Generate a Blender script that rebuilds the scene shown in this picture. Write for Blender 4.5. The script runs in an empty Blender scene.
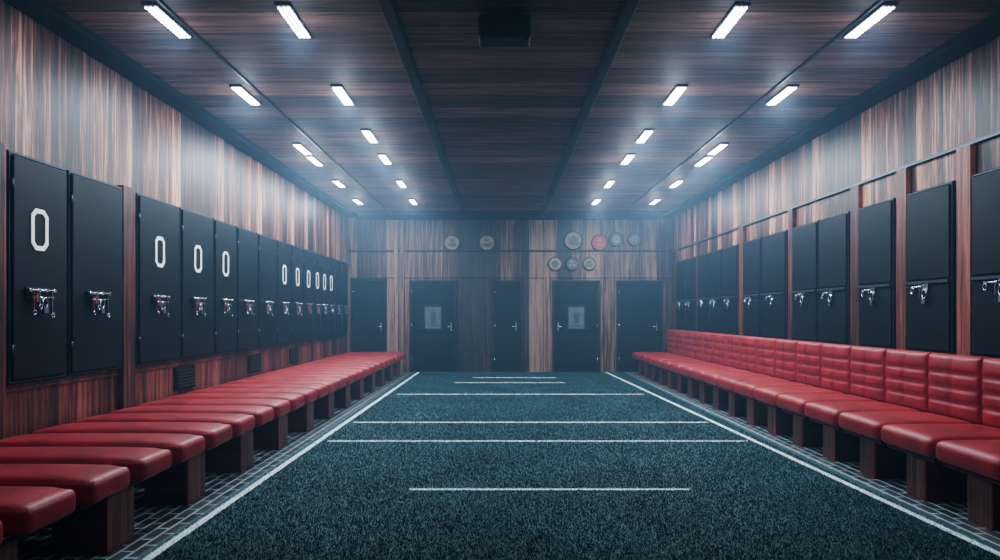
import bpy, bmesh, math, random
import numpy as np
from mathutils import Vector, Matrix
random.seed(4); rng=np.random.default_rng(4)
scene=bpy.context.scene
try:
    scene.view_settings.view_transform='AgX'; scene.view_settings.look='AgX - High Contrast'
except Exception as e: print(e)
H=3.74; YB=16.66; XL=-3.64; XR=4.12; Y0=-1.0

# ---------------------------------------------------------------- materials
def newmat(name):
    m=bpy.data.materials.new(name); m.use_nodes=True
    nt=m.node_tree; b=nt.nodes['Principled BSDF']
    return m,nt,b
def simple(name,col,rough=.5,metal=0,noise=0.0,nscale=8,emit=0,bump=0,spec=.5,bscale=60):
    m,nt,b=newmat(name)
    b.inputs['Base Color'].default_value=(*col,1); b.inputs['Roughness'].default_value=rough
    b.inputs['Metallic'].default_value=metal; b.inputs['Specular IOR Level'].default_value=spec
    if emit:
        b.inputs['Emission Color'].default_value=(*col,1); b.inputs['Emission Strength'].default_value=emit
    tc=nt.nodes.new('ShaderNodeTexCoord')
    if noise:
        n=nt.nodes.new('ShaderNodeTexNoise'); n.inputs['Scale'].default_value=nscale; n.inputs['Detail'].default_value=6
        nt.links.new(tc.outputs['Object'],n.inputs['Vector'])
        r=nt.nodes.new('ShaderNodeValToRGB'); e=r.color_ramp.elements
        e[0].position=.3; e[1].position=.72
        e[0].color=(*[c*(1-noise) for c in col],1); e[1].color=(*[min(1,c*(1+noise)) for c in col],1)
        nt.links.new(n.outputs['Fac'],r.inputs['Fac']); nt.links.new(r.outputs['Color'],b.inputs['Base Color'])
        mr=nt.nodes.new('ShaderNodeMapRange'); mr.inputs['To Min'].default_value=max(0,rough-.12); mr.inputs['To Max'].default_value=min(1,rough+.12)
        nt.links.new(n.outputs['Fac'],mr.inputs['Value']); nt.links.new(mr.outputs['Result'],b.inputs['Roughness'])
    if bump:
        n2=nt.nodes.new('ShaderNodeTexNoise'); n2.inputs['Scale'].default_value=bscale; n2.inputs['Detail'].default_value=4
        nt.links.new(tc.outputs['Object'],n2.inputs['Vector'])
        bp=nt.nodes.new('ShaderNodeBump'); bp.inputs['Strength'].default_value=bump; bp.inputs['Distance'].default_value=.01
        nt.links.new(n2.outputs['Fac'],bp.inputs['Height']); nt.links.new(bp.outputs['Normal'],b.inputs['Normal'])
    return m
def wood(name,across,along,cols,plank=.16,rough=.45,streak=26,gap=.03,var=.45,lo=.36,hi=.66):
    m,nt,b=newmat(name); N=nt.nodes; L=nt.links
    tc=N.new('ShaderNodeTexCoord'); sp=N.new('ShaderNodeSeparateXYZ'); L.new(tc.outputs['Object'],sp.inputs[0])
    A=sp.outputs[across]; B=sp.outputs[along]
    def math_(op,a,bv=None):
        n=N.new('ShaderNodeMath'); n.operation=op
        if hasattr(a,'is_linked'): L.new(a,n.inputs[0])
        else: n.inputs[0].default_value=a
        if bv is not None:
            if hasattr(bv,'is_linked'): L.new(bv,n.inputs[1])
            else: n.inputs[1].default_value=bv
        return n.outputs[0]
    pa=math_('DIVIDE',A,plank); fl=math_('FLOOR',pa); fr=math_('FRACT',pa)
    wn=N.new('ShaderNodeTexWhiteNoise'); wn.noise_dimensions='1D'; L.new(fl,wn.inputs['W'])
    ca=math_('MULTIPLY',A,streak); cb=math_('MULTIPLY',B,.9)
    off=math_('MULTIPLY',wn.outputs['Value'],40.0); cb2=math_('ADD',cb,off)
    cx=N.new('ShaderNodeCombineXYZ'); L.new(ca,cx.inputs[0]); L.new(cb2,cx.inputs[1]); L.new(off,cx.inputs[2])
    n=N.new('ShaderNodeTexNoise'); n.inputs['Scale'].default_value=1; n.inputs['Detail'].default_value=8; n.inputs['Roughness'].default_value=.70
    n.inputs['Distortion'].default_value=.5
    L.new(cx.outputs[0],n.inputs['Vector'])
    v=math_('SUBTRACT',wn.outputs['Value'],.5); v=math_('MULTIPLY',v,var*.5); s=math_('ADD',n.outputs['Fac'],v)
    r=N.new('ShaderNodeValToRGB'); cr=r.color_ramp; cr.elements[0].position=lo; cr.elements[1].position=hi
    cr.elements[0].color=(*cols[0],1); cr.elements[1].color=(*cols[2],1)
    e=cr.elements.new((lo+hi)/2); e.color=(*cols[1],1)
    L.new(s,r.inputs['Fac'])
    g=math_('GREATER_THAN',fr,gap)
    mx=N.new('ShaderNodeMix'); mx.data_type='RGBA'; mx.inputs[6].default_value=(cols[0][0]*.3,cols[0][1]*.3,cols[0][2]*.3,1)
    L.new(g,mx.inputs[0]); L.new(r.outputs['Color'],mx.inputs[7]); L.new(mx.outputs[2],b.inputs['Base Color'])
    b.inputs['Roughness'].default_value=rough
    hs=math_('ADD',s,g)
    bp=N.new('ShaderNodeBump'); bp.inputs['Strength'].default_value=.35; bp.inputs['Distance'].default_value=.01
    L.new(hs,bp.inputs['Height']); L.new(bp.outputs['Normal'],b.inputs['Normal'])
    return m
WC=((.018,.006,.005),(.18,.054,.033),(.70,.34,.23))
WC2=((.026,.008,.006),(.17,.040,.025),(.40,.12,.08))
W_side=wood('wood_panel_side','Y','Z',WC,plank=.21,lo=.38,hi=.68,streak=22,var=.5)
W_side_low=wood('wood_panel_red','Y','Z',WC2,plank=.24)
W_back=wood('wood_panel_back','X','Z',((.018,.008,.007),(.11,.048,.035),(.36,.20,.15)),plank=.34,var=.7)
W_ceil=wood('wood_ceiling','Y','X',((.035,.014,.010),(.16,.068,.048),(.36,.175,.125)),plank=.42,streak=18,gap=.03,var=.4,rough=.6)
W_leg=wood('wood_leg','Y','Z',((.03,.012,.009),(.12,.042,.027),(.25,.09,.06)),plank=.5,streak=40,gap=0,var=.2)
W_legx=wood('wood_leg_x','X','Z',((.03,.012,.009),(.12,.042,.027),(.25,.09,.06)),plank=.5,streak=40,gap=0,var=.2)
M_leather=simple('red_leather',(.36,.026,.028),rough=.42,noise=.25,nscale=5,bump=.3,bscale=90)
M_seam=simple('dark_red_piping',(.12,.008,.010),rough=.5,noise=.1)
M_black=simple('locker_black',(.005,.006,.010),rough=.55,noise=.25,nscale=3,bump=.05,bscale=120,spec=.25)
M_black2=simple('locker_inner',(.005,.006,.010),rough=.5,noise=.3,nscale=2,spec=.25)
M_dark=simple('dark_steel',(.02,.023,.028),rough=.4,metal=.5,noise=.2)
M_edge=simple('door_edge',(.07,.085,.11),rough=.35,metal=.5,noise=.2)
M_metal=simple('brushed_metal',(.62,.66,.7),rough=.25,metal=1,noise=.15,nscale=30)
M_white=simple('number_white',(.85,.88,.9),rough=.5,noise=.05,emit=.12)
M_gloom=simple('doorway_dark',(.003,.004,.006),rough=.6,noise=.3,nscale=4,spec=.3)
M_beam=simple('beam_dark',(.006,.006,.007),rough=.6,noise=.3)
M_cornice=simple('cornice_dark',(.008,.006,.007),rough=.85,noise=.3,spec=.2)
M_redw=simple('red_enamel',(.5,.03,.03),rough=.4,noise=.1)
M_redtag=simple('dull_red_enamel',(.25,.045,.04),rough=.4,noise=.2)
M_beige=simple('aged_brass',(.26,.21,.17),rough=.5,metal=.2,noise=.5,nscale=9)
M_blue=simple('slate_enamel',(.09,.105,.12),rough=.5,noise=.4,nscale=9)
M_lamp=simple('led_white',(.85,.93,1),emit=22,noise=.0)
M_paint=simple('turf_paint',(.80,.88,.88),rough=.8,noise=.15,nscale=40)
M_paper=simple('notice_paper',(.10,.12,.14),rough=.6,noise=.25,nscale=14)

def turf(name,blade=False):
    m,nt,b=newmat(name); N=nt.nodes; L=nt.links
    tc=N.new('ShaderNodeTexCoord')
    n=N.new('ShaderNodeTexNoise'); n.inputs['Scale'].default_value=26; n.inputs['Detail'].default_value=8; n.inputs['Roughness'].default_value=.7
    n2=N.new('ShaderNodeTexNoise'); n2.inputs['Scale'].default_value=1.3; n2.inputs['Detail'].default_value=3
    L.new(tc.outputs['Object'],n.inputs['Vector']); L.new(tc.outputs['Object'],n2.inputs['Vector'])
    a=N.new('ShaderNodeMath'); a.operation='MULTIPLY_ADD'; a.inputs[1].default_value=.5
    L.new(n2.outputs['Fac'],a.inputs[0]); L.new(n.outputs['Fac'],a.inputs[2])
    r=N.new('ShaderNodeValToRGB'); e=r.color_ramp.elements; e[0].position=.5; e[1].position=1.0
    e[0].color=(.014,.037,.045,1); e[1].color=(.062,.145,.160,1)
    L.new(a.outputs[0],r.inputs['Fac']); L.new(r.outputs['Color'],b.inputs['Base Color'])
    b.inputs['Roughness'].default_value=.65; b.inputs['Specular IOR Level'].default_value=.3
    if not blade:
        bp=N.new('ShaderNodeBump'); bp.inputs['Strength'].default_value=.6; bp.inputs['Distance'].default_value=.015
        L.new(n.outputs['Fac'],bp.inputs['Height']); L.new(bp.outputs['Normal'],b.inputs['Normal'])
    return m
M_turf=turf('turf_green'); M_blade=turf('turf_blade',True)
def paver():
    m,nt,b=newmat('floor_pavers'); N=nt.nodes; L=nt.links
    tc=N.new('ShaderNodeTexCoord'); mp=N.new('ShaderNodeMapping'); mp.inputs['Rotation'].default_value=(0,0,math.pi/2)
    L.new(tc.outputs['Object'],mp.inputs['Vector'])
    br=N.new('ShaderNodeTexBrick'); br.inputs['Scale'].default_value=1; br.inputs['Brick Width'].default_value=.22; br.inputs['Row Height'].default_value=.085
    br.inputs['Mortar Size'].default_value=.010; br.inputs['Color1'].default_value=(.04,.048,.056,1); br.inputs['Color2'].default_value=(.085,.097,.108,1); br.inputs['Mortar'].default_value=(.42,.47,.50,1)
    L.new(mp.outputs[0],br.inputs['Vector']); L.new(br.outputs['Color'],b.inputs['Base Color'])
    n=N.new('ShaderNodeTexNoise'); n.inputs['Scale'].default_value=30; L.new(tc.outputs['Object'],n.inputs['Vector'])
    bp=N.new('ShaderNodeBump'); bp.inputs['Strength'].default_value=.4; bp.inputs['Distance'].default_value=.01
    L.new(n.outputs['Fac'],bp.inputs['Height']); L.new(bp.outputs['Normal'],b.inputs['Normal'])
    b.inputs['Roughness'].default_value=.45
    return m
M_pave=paver()

# ---------------------------------------------------------------- mesh builder
class MB:
    def __init__(s,mats): s.bm=bmesh.new(); s.mats=mats
    def mi(s,mat): return s.mats.index(mat)
    def box(s,x0,x1,y0,y1,z0,z1,mat,bev=0,seg=2):
        r=bmesh.ops.create_cube(s.bm,size=1)
        vs=r['verts']
        for v in vs: v.co=Vector(((x0+x1)/2+v.co.x*(x1-x0),(y0+y1)/2+v.co.y*(y1-y0),(z0+z1)/2+v.co.z*(z1-z0)))
        fs=list({f for v in vs for f in v.link_faces})
        i=s.mi(mat)
        for f in fs: f.material_index=i
        if bev:
            es=list({e for v in vs for e in v.link_edges})
            bmesh.ops.bevel(s.bm,geom=es,offset=bev,segments=seg,affect='EDGES',profile=.5)
    def cyl(s,c,axis,r,d,mat,seg=20,r2=None):
        rot={'X':Matrix.Rotation(math.pi/2,4,'Y'),'Y':Matrix.Rotation(math.pi/2,4,'X'),'Z':Matrix.Identity(4)}[axis]
        q=bmesh.ops.create_cone(s.bm,cap_ends=True,segments=seg,radius1=r,radius2=r if r2 is None else r2,depth=d,matrix=Matrix.Translation(c)@rot)
        i=s.mi(mat)
        for f in {f for v in q['verts'] for f in v.link_faces}:
            f.material_index=i; f.smooth=len(f.verts)==4
    def ring(s,c,axis,R,r,mat,sy=1.0,n=20,m=8):
        i=s.mi(mat); rows=[]
        for a in range(n):
            t=2*math.pi*a/n; row=[]
            for k in range(m):
                p=2*math.pi*k/m
                u=(R+r*math.cos(p))*math.cos(t); v=(R+r*math.cos(p))*math.sin(t)*sy; w=r*math.sin(p)
                co={'X':(w,u,v),'Y':(u,w,v),'Z':(u,v,w)}[axis]
                row.append(s.bm.verts.new(Vector(c)+Vector(co)))
            rows.append(row)
        for a in range(n):
            for k in range(m):
                f=s.bm.faces.new((rows[a][k],rows[(a+1)%n][k],rows[(a+1)%n][(k+1)%m],rows[a][(k+1)%m])); f.material_index=i; f.smooth=True
    def outline(s,loopo,loopi,fn,d,mat):
        i=s.mi(mat); n=len(loopo)
        V=[[s.bm.verts.new(fn(u,v,w)) for (u,v) in lp] for w in (0,d) for lp in (loopo,loopi)]
        oo,oi,to,ti=V
        for k in range(n):
            j=(k+1)%n
            for q in ((to[k],to[j],ti[j],ti[k]),(oo[k],oo[j],to[j],to[k]),(oi[k],oi[j],ti[j],ti[k])):
                f=s.bm.faces.new(q); f.material_index=i
    def cushion(s,x0,x1,y0,y1,z0,z1,r,mat,n=14,deform=None):
        h=Vector(((x1-x0)/2,(y1-y0)/2,(z1-z0)/2)); c=Vector(((x0+x1)/2,(y0+y1)/2,(z0+z1)/2))
        ts=[math.sin(math.pi/2*(-1+2*k/n)) for k in range(n+1)]
        i=s.mi(mat); new=[]
        for ax in range(3):
            for sg in (-1,1):
                g=[]
                for a in ts:
                    row=[]
                    for b in ts:
                        t=[0,0,0]; t[ax]=sg; t[(ax+1)%3]=a; t[(ax+2)%3]=b
                        p=Vector((t[0]*h.x,t[1]*h.y,t[2]*h.z))
                        q=Vector([max(-(h[k]-r),min(h[k]-r,p[k])) for k in range(3)])
                        d=p-q
                        if d.length>1e-9: p=q+d.normalized()*r
                        if deform: p=p+Vector(deform(t))
                        v=s.bm.verts.new(c+p); row.append(v); new.append(v)
                    g.append(row)
                for a in range(n):
                    for b in range(n):
                        q=(g[a][b],g[a+1][b],g[a+1][b+1],g[a][b+1])
                        if sg<0: q=q[::-1]
                        f=s.bm.faces.new(q); f.material_index=i; f.smooth=True
        bmesh.ops.remove_doubles(s.bm,verts=new,dist=1e-5)
    def done(s,name,recalc=True):
        if recalc: bmesh.ops.recalc_face_normals(s.bm,faces=s.bm.faces)
        me=bpy.data.meshes.new(name); s.bm.to_mesh(me); s.bm.free()
        for m in s.mats: me.materials.append(m)
        o=bpy.data.objects.new(name,me); scene.collection.objects.link(o); return o
def solo(name,x0,x1,y0,y1,z0,z1,mat,bev=0):
    b=MB([mat]); b.box(x0,x1,y0,y1,z0,z1,mat,bev); return b.done(name)

# ---------------------------------------------------------------- shell
solo('floor',XL-.2,XR+.2,Y0-.2,YB+.2,-.15,0,M_pave)
b=MB([W_side,W_side_low]); b.box(XL-.2,XL,Y0,YB,0.84,H,W_side); b.box(XL-.2,XL,Y0,YB,0,.84,W_side_low); b.done('wall_left')
b=MB([W_side,W_side_low]); b.box(XR,XR+.2,Y0,YB,0.84,H,W_side); b.box(XR,XR+.2,Y0,YB,0,.84,W_side_low); b.done('wall_right')
solo('wall_back',XL-.2,XR+.2,YB,YB+.2,0,H,W_back)
solo('wall_front',XL-.2,XR+.2,Y0-.2,Y0,0,H,W_back)
solo('ceiling',XL-.2,XR+.2,Y0-.2,YB+.2,H,H+.15,W_ceil)
solo('trim_cornice_left',XL,XL+.24,Y0,YB,H-.07,H,M_cornice,.01)
solo('trim_cornice_right',XR-.26,XR,Y0,YB,H-.07,H,M_cornice,.01)
solo('trim_cornice_back',XL+.26,XR-.28,YB-.15,YB,H-.12,H,M_cornice,.01)
solo('ceiling_beam',-.90,-.80,Y0,YB-.15,H-.06,H,M_beam,.008)
solo('ceiling_beam',.93,1.03,Y0,YB-.15,H-.06,H,M_beam,.008)
for nm,x in (('trim_light_track_left',-2.56),('trim_light_track_right',2.86)):
    solo(nm,x-.012,x+.012,Y0+.1,YB-.2,H-.02,H,M_dark)
solo('trim_rail_right',XR-.03,XR,Y0,YB,2.85,2.885,M_edge,.005)
solo('trim_rail_left',XL,XL+.02,Y0,YB,.80,.825,W_side_low,.005)
solo('trim_rail_back',XL,XR,YB-.035,YB,2.24,2.29,W_back,.006)
solo('trim_picture_rail_back',XL,XR,YB-.03,YB,2.86,2.90,M_dark,.006)

# ---------------------------------------------------------------- turf
TX0,TX1=-2.0,2.86
solo('turf_field',TX0-.03,TX1+.06,Y0+.3,YB-.12,0,.012,M_turf)
def xr(y): return 2.84-(y-3.97)*.029
def xl(y): return -1.965+(y-3.97)*.005
hl=[(5.45,-.71,1.48,.045),(7.52,-1.85,2.66,.05),(8.82,-1.85,2.62,.06),(11.9,-1.75,2.45,.07),(13.9,-.9,1.3,.09),(15.0,-.6,1.2,.10)]
b=MB([M_paint])
def strip(b,pts):
    vs=[b.bm.verts.new((x,y,.0145)) for x,y in pts]; b.bm.faces.new(vs)
for y,x0,x1,w in hl: strip(b,[(x0,y-w/2),(x1,y-w/2),(x1,y+w/2),(x0,y+w/2)])
ya,yb=Y0+.4,YB-.25
strip(b,[(xl(ya)-.025,ya),(xl(ya)+.025,ya),(xl(yb)+.03,yb),(xl(yb)-.03,yb)])
strip(b,[(xr(ya)-.025,ya),(xr(ya)+.025,ya),(xr(yb)+.03,yb),(xr(yb)-.03,yb)])
b.done('field_line_markings')
n=420000
yy=3.0+ (rng.random(n)**1.8)*13.3
xx=TX0+rng.random(n)*(TX1-TX0)
def online(x,y):
    m=(np.abs(x-(-1.965+(y-3.97)*.005))<.03)|(np.abs(x-(2.84-(y-3.97)*.029))<.03)
    for ly,a,c,w in hl: m|=(np.abs(y-ly)<w/2)&(x>a)&(x<c)
    return m
hh=(.008+.010*rng.random(n)); wd=.0014+.0010*rng.random(n)+yy*.0002
an=rng.random(n)*6.283; lx=rng.normal(0,.006,n); ly_=rng.normal(0,.006,n)
co=np.zeros((n,3,3)); co[:,0]=np.stack([xx-np.cos(an)*wd,yy-np.sin(an)*wd,np.full(n,.012)],1)
co[:,1]=np.stack([xx+np.cos(an)*wd,yy+np.sin(an)*wd,np.full(n,.012)],1)
co[:,2]=np.stack([xx+lx,yy+ly_,.012+hh],1)
me=bpy.data.meshes.new('turf_grass_blades')
me.vertices.add(3*n); me.vertices.foreach_set('co',co.reshape(-1))
me.loops.add(3*n); me.loops.foreach_set('vertex_index',np.arange(3*n,dtype=np.int32))
me.polygons.add(n); me.polygons.foreach_set('loop_start',np.arange(0,3*n,3,dtype=np.int32)); me.polygons.foreach_set('loop_total',np.full(n,3,dtype=np.int32))
me.materials.append(M_blade); me.materials.append(M_paint)
me.polygons.foreach_set('material_index',online(xx,yy).astype(np.int32))
me.update(); me.validate()
o=bpy.data.objects.new('turf_grass_blades',me); scene.collection.objects.link(o)

# ---------------------------------------------------------------- lockers left
def zero_loops(w,h,c,t):
    def oct_(w,h,c): return [(-w+c,-h),(w-c,-h),(w,-h+c),(w,h-c),(w-c,h),(-w+c,h),(-w,h-c),(-w,-h+c)]
    return oct_(w,h,c),oct_(w-t,h-t,c*.55)
def latch(b,sx,xf,y,z,k=1.0):
    b.box(min(xf,xf+sx*.010),max(xf,xf+sx*.010),y-.13*k,y+.13*k,z-.03*k,z+.055*k,M_dark,.004)
    X=xf+sx*.035
    b.cyl((X,y,z+.035*k),'Y',.008*k,.28*k,M_metal)
    b.cyl((X,y+.01,z-.012*k),'Y',.006*k,.22*k,M_metal)
    for yy_ in (-.12,-.04,.04,.13):
        b.cyl((xf+sx*.022,y+yy_*k,z+.035*k),'X',.012*k,.045,M_metal,12)
    for q,l in ((-.09,.10),(-.03,.06),(.10,.12)):
        b.box(X-.007,X+.007,y+(q-.006)*k,y+(q+.006)*k,z-l*k,z+.04*k,M_metal if q!=-.09 else M_redtag,.003)
        b.ring((X+sx*.012,y+q*k,z-(l+.012)*k),'X',.014*k,.004*k,M_metal)
    b.box(X-.007,X+.007,y-.07*k,y-.04*k,z-.045*k,z+.02*k,M_redtag,.003)
    b.ring((X,y+.03*k,z-.045*k),'X',.026*k,.005*k,M_metal,1.2)
    b.box(X-.011,X+.011,y+.005*k,y+.055*k,z-.12*k,z-.07*k,M_metal,.004)
zt,zb=2.58,.86
LM=[M_black,M_black2,M_edge,M_dark,M_metal,M_white,M_redtag]
def locker_left(y0,y1,num,lat=True):
    b=MB(LM); x=XL+.002
    b.box(x,x+.05,y0+.005,y1-.005,zb,zt,M_black,.006)
    b.box(x+.05,x+.075,y0+.03,y1-.03,zb+.03,zt-.03,M_black2,.008,3)
    e=.008
    for (a,c,d,f) in ((y0+.012,y1-.012,zt-.018,zt-.010),(y0+.012,y1-.012,zb+.010,zb+.018),(y0+.010,y0+.018,zb+.012,zt-.012),(y1-.018,y1-.010,zb+.012,zt-.012)):
        b.box(x+.048,x+.056,a,c,d,f,M_edge)
    for z in (zb+.25,zt-.25): b.cyl((x+.07,y0+.02,z),'Z',.012,.09,M_dark,12)
    yc=(y0+y1)/2
    if num:
        lo,li=zero_loops(.10,.16,.05,.036)
        b.outline(lo,li,lambda u,v,w:(x+.0755+w,yc-.03+u,2.03+v),.006,M_white)
    if lat: latch(b,1,x+.075,yc-.05,1.52,1.15)
    return b.done('locker')
LB=[(5.10,5.79,1),(5.81,6.64,0),(6.90,7.82,1),(7.84,8.73,1),(8.75,9.49,1),(9.51,10.32,0),(10.34,11.19,0),(11.21,11.99,1),(12.01,12.69,1),(12.71,13.39,1),(13.41,13.96,1),(13.98,14.50,1),(14.52,15.09,1),(15.11,15.80,0),(15.82,16.40,0),
    (4.0,4.84,0),(3.14,3.98,1),(2.28,3.12,0),(1.2,2.04,1),(.34,1.18,0)]
for y0,y1,nm in LB: locker_left(y0,y1,nm)
for y0,y1 in ((4.86,5.08),(6.66,6.88),(2.06,2.26)):
    solo('trim_pilaster_left',XL,XL+.06,y0,y1,0.3,zt+.03,W_side_low,.006)
def vent(y,w=.5):
    b=MB([M_black,M_dark])
    b.box(XL,XL+.03,y-w/2,y+w/2,.52,.78,M_black,.005)
    for k in range(6): b.box(XL+.03,XL+.042,y-w/2+.03,y+w/2-.03,.548+k*.036,.566+k*.036,M_dark,.003)
    b.done('air_vent')
for y in (8.05,10.35,12.3): vent(y)

# ---------------------------------------------------------------- lockers right
def locker_right(y0,y1):
    b=MB(LM); x=XR-.002; zs=1.69
    b.box(x-.05,x,y0+.005,y1-.005,1.02,zt,M_black,.006)
    b.box(x-.072,x-.05,y0+.03,y1-.03,zs+.02,zt-.03,M_black2,.008,3)
    b.box(x-.072,x-.05,y0+.03,y1-.03,1.04,zs-.035,M_black2,.008,3)
    b.box(x-.09,x-.05,y0+.02,y1-.02,zs-.025,zs+.005,M_edge,.004)
    for (a,c,d,f) in ((y0+.012,y1-.012,zt-.018,zt-.010),(y0+.010,y0+.018,1.03,zt-.012),(y1-.018,y1-.010,1.03,zt-.012)):
        b.box(x-.056,x-.048,a,c,d,f,M_edge)
    yc=(y0+y1)/2
    b.box(x-.088,x-.072,yc-.05,yc+.05,zs-.09,zs-.02,M_metal,.004)
    b.ring((x-.095,yc,zs-.12),'X',.032,.007,M_metal,1.4)
    b.box(x-.106,x-.086,yc-.03,yc+.03,zs-.22,zs-.16,M_metal,.006)
    b.box(x-.10,x-.09,yc+.06,yc+.075,zs-.16,zs-.05,M_metal,.003)
    b.cyl((x-.095,yc+.12,zs-.05),'Y',.009,.16,M_metal)
    for q in (.06,.19):
        b.cyl((x-.083,yc+q,zs-.05),'X',.012,.03,M_metal,12)
    b.ring((x-.097,yc+.19,zs-.085),'X',.022,.005,M_metal,1.3)
    return b.done('locker')
RB=[(5.2,6.03),(6.28,7.0),(7.22,7.93),(8.16,8.92),(8.94,9.73),(9.92,10.84),(10.88,11.70),(11.97,12.77),(12.8,13.55),(13.57,14.38),(14.56,15.3),(15.34,16.1),(4.2,4.95),(3.2,3.95),(2.2,2.95),(1.2,1.95)]
for y0,y1 in RB: locker_right(y0,y1)
for y0,y1 in ((4.98,5.17),(6.06,6.25),(7.02,7.2),(7.95,8.14),(9.75,9.90),(11.73,11.94),(14.41,14.53),(16.15,16.4)):
    solo('trim_pilaster_right',XR-.05,XR,y0,y1,.3,2.85,W_side_low,.006)

# ---------------------------------------------------------------- benches
def bulge_z(t):
    x,y,z=t
    k=(1-x**4)*(1-y**4)
    gx=math.exp(-((abs(x)-.93)/.02)**2) if z>0.9 else 0
    return (0,0,(.020*k-.008*gx) if z>.5 else 0)
SZ=.50
def bench_left(y0):
    b=MB([M_leather,W_leg,W_legx,M_seam,M_beam])
    xf=-2.15; xb=-3.55
    for k in (0,1):
        b.cushion(xb,xf,y0+k*.52,y0+k*.52+.40,SZ-.14,SZ,.045,M_leather,16,bulge_z)
    y1=y0+.92; yc=(y0+y1)/2
    b.box(xb+.06,xf-.08,y0+.03,y1-.03,SZ-.165,SZ-.13,M_beam,.004)
    b.box(xf-.42,xf-.10,yc-.15,yc+.15,0,SZ-.16,W_leg,.008)
    b.box(xb+.08,xb+.30,yc-.15,yc+.15,0,SZ-.16,W_leg,.008)
    b.box(xb+.30,xf-.42,yc-.04,yc+.04,.12,SZ-.16,W_legx,.005)
    return b.done('padded_bench')
y=3.70-1.04*3
while y<15.6:
    bench_left(y); y+=1.04
GR=(-.45,0,.45)
def back_def(t):
    x,y,z=t
    if x<-.9:
        k=(1-y**6)*(1-z**6)
        g=sum(math.exp(-((z-q)/.055)**2) for q in GR)+math.exp(-((y)/.04)**2)*.7
        return (-(.03*k)+.03*min(1,g)*k,0,0)
    return (0,0,0)
def bench_right(y0,y1):
    b=MB([M_leather,W_leg,W_legx,M_seam,M_beam])
    xf=3.03; xb=3.86
    b.cushion(xf,xb,y0,y1,SZ-.15,SZ,.05,M_leather,14,bulge_z)
    b.cushion(3.86,4.0,y0-.01,y1+.01,SZ-.02,1.03,.03,M_leather,34,back_def)
    yc=(y0+y1)/2
    b.box(4.0,4.04,y0+.02,y1-.02,.2,1.0,M_beam,.004)
    b.box(xf+.05,xb+.14,y0+.03,y1-.03,SZ-.175,SZ-.14,M_beam,.004)
    b.box(xf+.10,xf+.42,yc-.12,yc+.12,0,SZ-.17,W_leg,.008)
    b.box(xb-.10,xb+.12,yc-.12,yc+.12,0,SZ-.17,W_leg,.008)
    b.box(xf+.42,xb-.1,yc-.04,yc+.04,.14,SZ-.17,W_legx,.005)
    return b.done('upholstered_bench')
y=5.64-.7*6
while y<16.0:
    bench_right(y,y+.665); y+=.7

# ---------------------------------------------------------------- doors on back wall
def door(name,x0,x1,zt_,style):
    b=MB([M_gloom,M_dark,M_edge,M_metal,M_paper,M_white,M_black2,M_redw])
    yf=YB-.002
    b.box(x0-.05,x0,yf-.06,yf,0,zt_+.05,M_dark,.005); b.box(x1,x1+.05,yf-.06,yf,0,zt_+.05,M_dark,.005)
    b.box(x0,x1,yf-.06,yf,zt_,zt_+.05,M_dark,.005)
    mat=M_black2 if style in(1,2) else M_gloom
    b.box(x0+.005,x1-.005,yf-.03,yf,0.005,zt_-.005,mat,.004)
    xc=(x0+x1)/2
    if style in (1,2):
        b.box(x0+.09,x1-.09,yf-.04,yf-.028,.12,.85,mat,.01); b.box(x0+.09,x1-.09,yf-.04,yf-.028,.98,zt_-.12,mat,.01)
        b.box(xc-.24,xc+.24,yf-.055,yf-.04,.98,1.60,M_dark,.006)
        b.box(xc-.19,xc+.19,yf-.062,yf-.053,1.03,1.55,M_paper,.004)
        b.box(xc-.05,xc+.06,yf-.068,yf-.060,1.16,1.42,M_edge,.004)
        b.box(xc-.09,xc+.10,yf-.068,yf-.060,1.09,1.12,M_edge,.003)
    hx=x1-.08 if style!=2 else x0+.08
    b.box(hx-.02,hx+.02,yf-.05,yf-.03,.98,1.18,M_metal,.004)
    b.cyl((hx,yf-.07,1.08),'Y',.012,.06,M_metal,12); b.cyl((hx+(-.05 if hx>xc else .05),yf-.095,1.08),'X',.011,.12,M_metal,12)
    for z in (.3,1.1,1.9): b.cyl(((x0+.01 if hx>xc else x1-.01),yf-.045,z),'Z',.012,.1,M_metal,10)
    return b.done(name)
door('door_1',-3.50,-2.74,2.17,0); door('door_2',-2.10,-1.08,2.13,1); door('door_3',-.13,.46,2.13,0); door('door_4',1.30,2.32,2.13,2); door('door_5',2.82,3.80,2.13,0)
for x in (-2.46,-2.32): solo('trim_pilaster_back',x-.05,x+.05,YB-.08,YB,0,H-.14,W_back,.006)
for x in (-.95,-.28,.62,1.14,2.5,2.66): solo('trim_pilaster_back',x-.04,x+.04,YB-.045,YB,0,2.24,W_back,.006)

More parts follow.
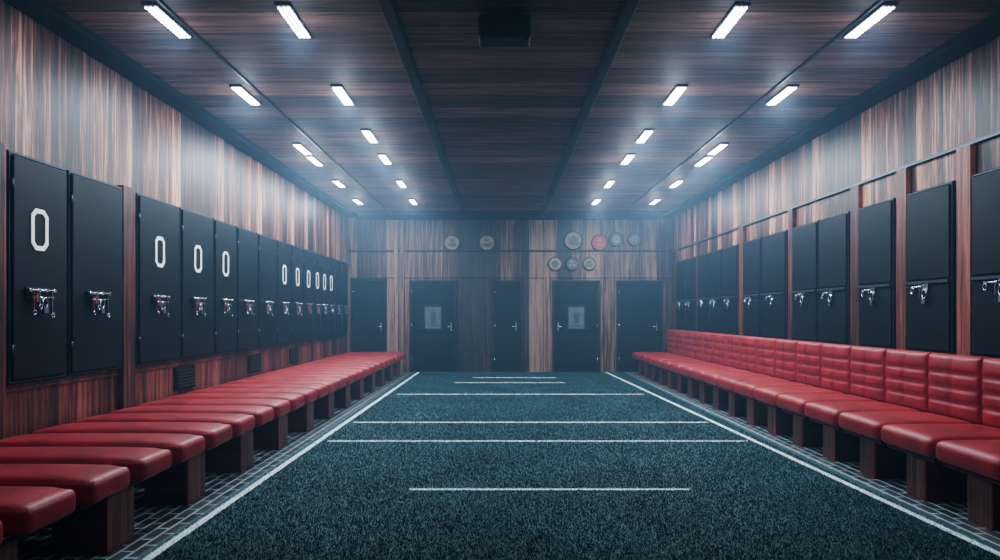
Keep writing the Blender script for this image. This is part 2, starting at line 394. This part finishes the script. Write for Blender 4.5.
# flat round plaques (plain stand-in marks)
def plaque(x,z,r,c1,c2,half=False):
    mats=list(dict.fromkeys([c1,c2,M_dark])); b=MB(mats)
    b.cyl((x,YB-.032,z),'Y',r,.04,M_dark,28)
    b.cyl((x,YB-.057,z),'Y',r*.9,.012,c1,28,)
    b.ring((x,YB-.055,z),'Y',r*.95,.012,M_dark)
    if half:
        b.box(x-r*.55,x+r*.55,YB-.075,YB-.062,z-r*.45,z-r*.05,c2,.004); b.box(x-r*.3,x+r*.3,YB-.075,YB-.062,z+r*.1,z+r*.5,c2,.004)
    else: b.cyl((x,YB-.068,z),'Y',r*.5,.012,c2,24); 
    b.done('round_plaque')
for x,z,r,c1,c2,hf in ((-1.14,3.07,.19,M_beige,M_blue,1),(-.31,3.07,.19,M_beige,M_blue,1),(1.74,3.12,.22,M_beige,M_blue,0),(2.36,3.07,.19,M_redw,M_beige,1),(2.76,3.15,.17,M_blue,M_beige,0),(3.19,3.15,.16,M_blue,M_beige,0),
    (1.31,2.57,.16,M_beige,M_blue,0),(1.71,2.57,.15,M_blue,M_beige,1),(2.12,2.57,.15,M_beige,M_blue,1)): plaque(x,z,r,c1,c2,hf)

# projector
b=MB([M_black,M_dark,M_metal])
b.box(-.17,.24,5.45,5.68,H-.20,H-.02,M_black,.02,3); b.box(-.10,.17,5.48,5.65,H-.02,H,M_dark,.005)
b.cyl((.14,5.44,H-.11),'Y',.05,.06,M_dark); b.ring((.14,5.41,H-.11),'Y',.045,.006,M_dark)
for k in range(6): b.box(-.13,.02,5.44,5.452,H-.17+k*.022,H-.16+k*.022,M_dark)
for x in (-.14,.21): b.cyl((x,5.5,H-.205),'Z',.015,.02,M_dark,10)
b.done('ceiling_projector')

# ---------------------------------------------------------------- luminaires
def fixture(x,y,L=.60):
    b=MB([M_dark,M_lamp,M_edge])
    b.box(x-.062,x+.062,y-L/2-.02,y+L/2+.02,H-.022,H,M_dark,.006)
    nx,ny=3,12
    for i in range(nx):
        for j in range(ny):
            cx=x+(i-1)*.036; cy=y-L/2+(j+.5)*L/ny
            b.box(cx-.0125,cx+.0125,cy-L/ny*.30,cy+L/ny*.30,H-.03,H-.021,M_lamp,.003,1)
    b.done('ceiling_light')
def lamp(x,y,e,Lz=.60):
    l=bpy.data.lights.new('ceiling_light_beam','AREA'); l.shape='RECTANGLE'; l.size=.12; l.size_y=Lz; l.energy=e; l.color=(.72,.87,1.0)
    o=bpy.data.objects.new('ceiling_light_beam',l); o.location=(x,y,H-.04); scene.collection.objects.link(o)
    p=bpy.data.lights.new('ceiling_fill_point','POINT'); p.energy=e*.18; p.shadow_soft_size=.06; p.color=(.68,.84,1.0)  # added fill point below the fixture, brightens the ceiling around it
    o=bpy.data.objects.new('ceiling_fill_point',p); o.location=(x,y,H-.28); scene.collection.objects.link(o)
inner=[5.62,7.51,9.23,10.6,12.6,14.6]; outer=[5.62,7.51,9.95,10.73,12.6,14.6]
for ys,fx in ((inner,lambda y:-1.65-(y-5.62)*.018),(inner,lambda y:1.84+(y-5.62)*.018),(outer,lambda y:-2.66-(y-5.62)*.034),(outer,lambda y:2.96+(y-5.62)*.03)):
    for y in ys: fixture(fx(y),y); lamp(fx(y),y,19 if y<6 else 32)
for y in (3.6,1.4):
    for x in (-2.66,-1.65,1.84,2.96): fixture(x,y); lamp(x,y,4)

# world
w=bpy.data.worlds.new('World'); scene.world=w; w.use_nodes=True; nt=w.node_tree
nt.nodes['Background'].inputs[0].default_value=(.05,.08,.11,1); nt.nodes['Background'].inputs[1].default_value=.3
vs=nt.nodes.new('ShaderNodeVolumeScatter'); vs.inputs['Density'].default_value=.017; vs.inputs['Color'].default_value=(.50,.74,1,1); vs.inputs['Anisotropy'].default_value=.5
nt.links.new(vs.outputs[0],nt.nodes['World Output'].inputs['Volume'])

cam=bpy.data.cameras.new('camera'); cam.lens=25.2; cam.sensor_width=36; cam.shift_y=.034; cam.clip_start=.05
co_=bpy.data.objects.new('camera',cam); co_.location=(0,0,1.38); co_.rotation_euler=(math.pi/2,0,0); scene.collection.objects.link(co_); scene.camera=co_
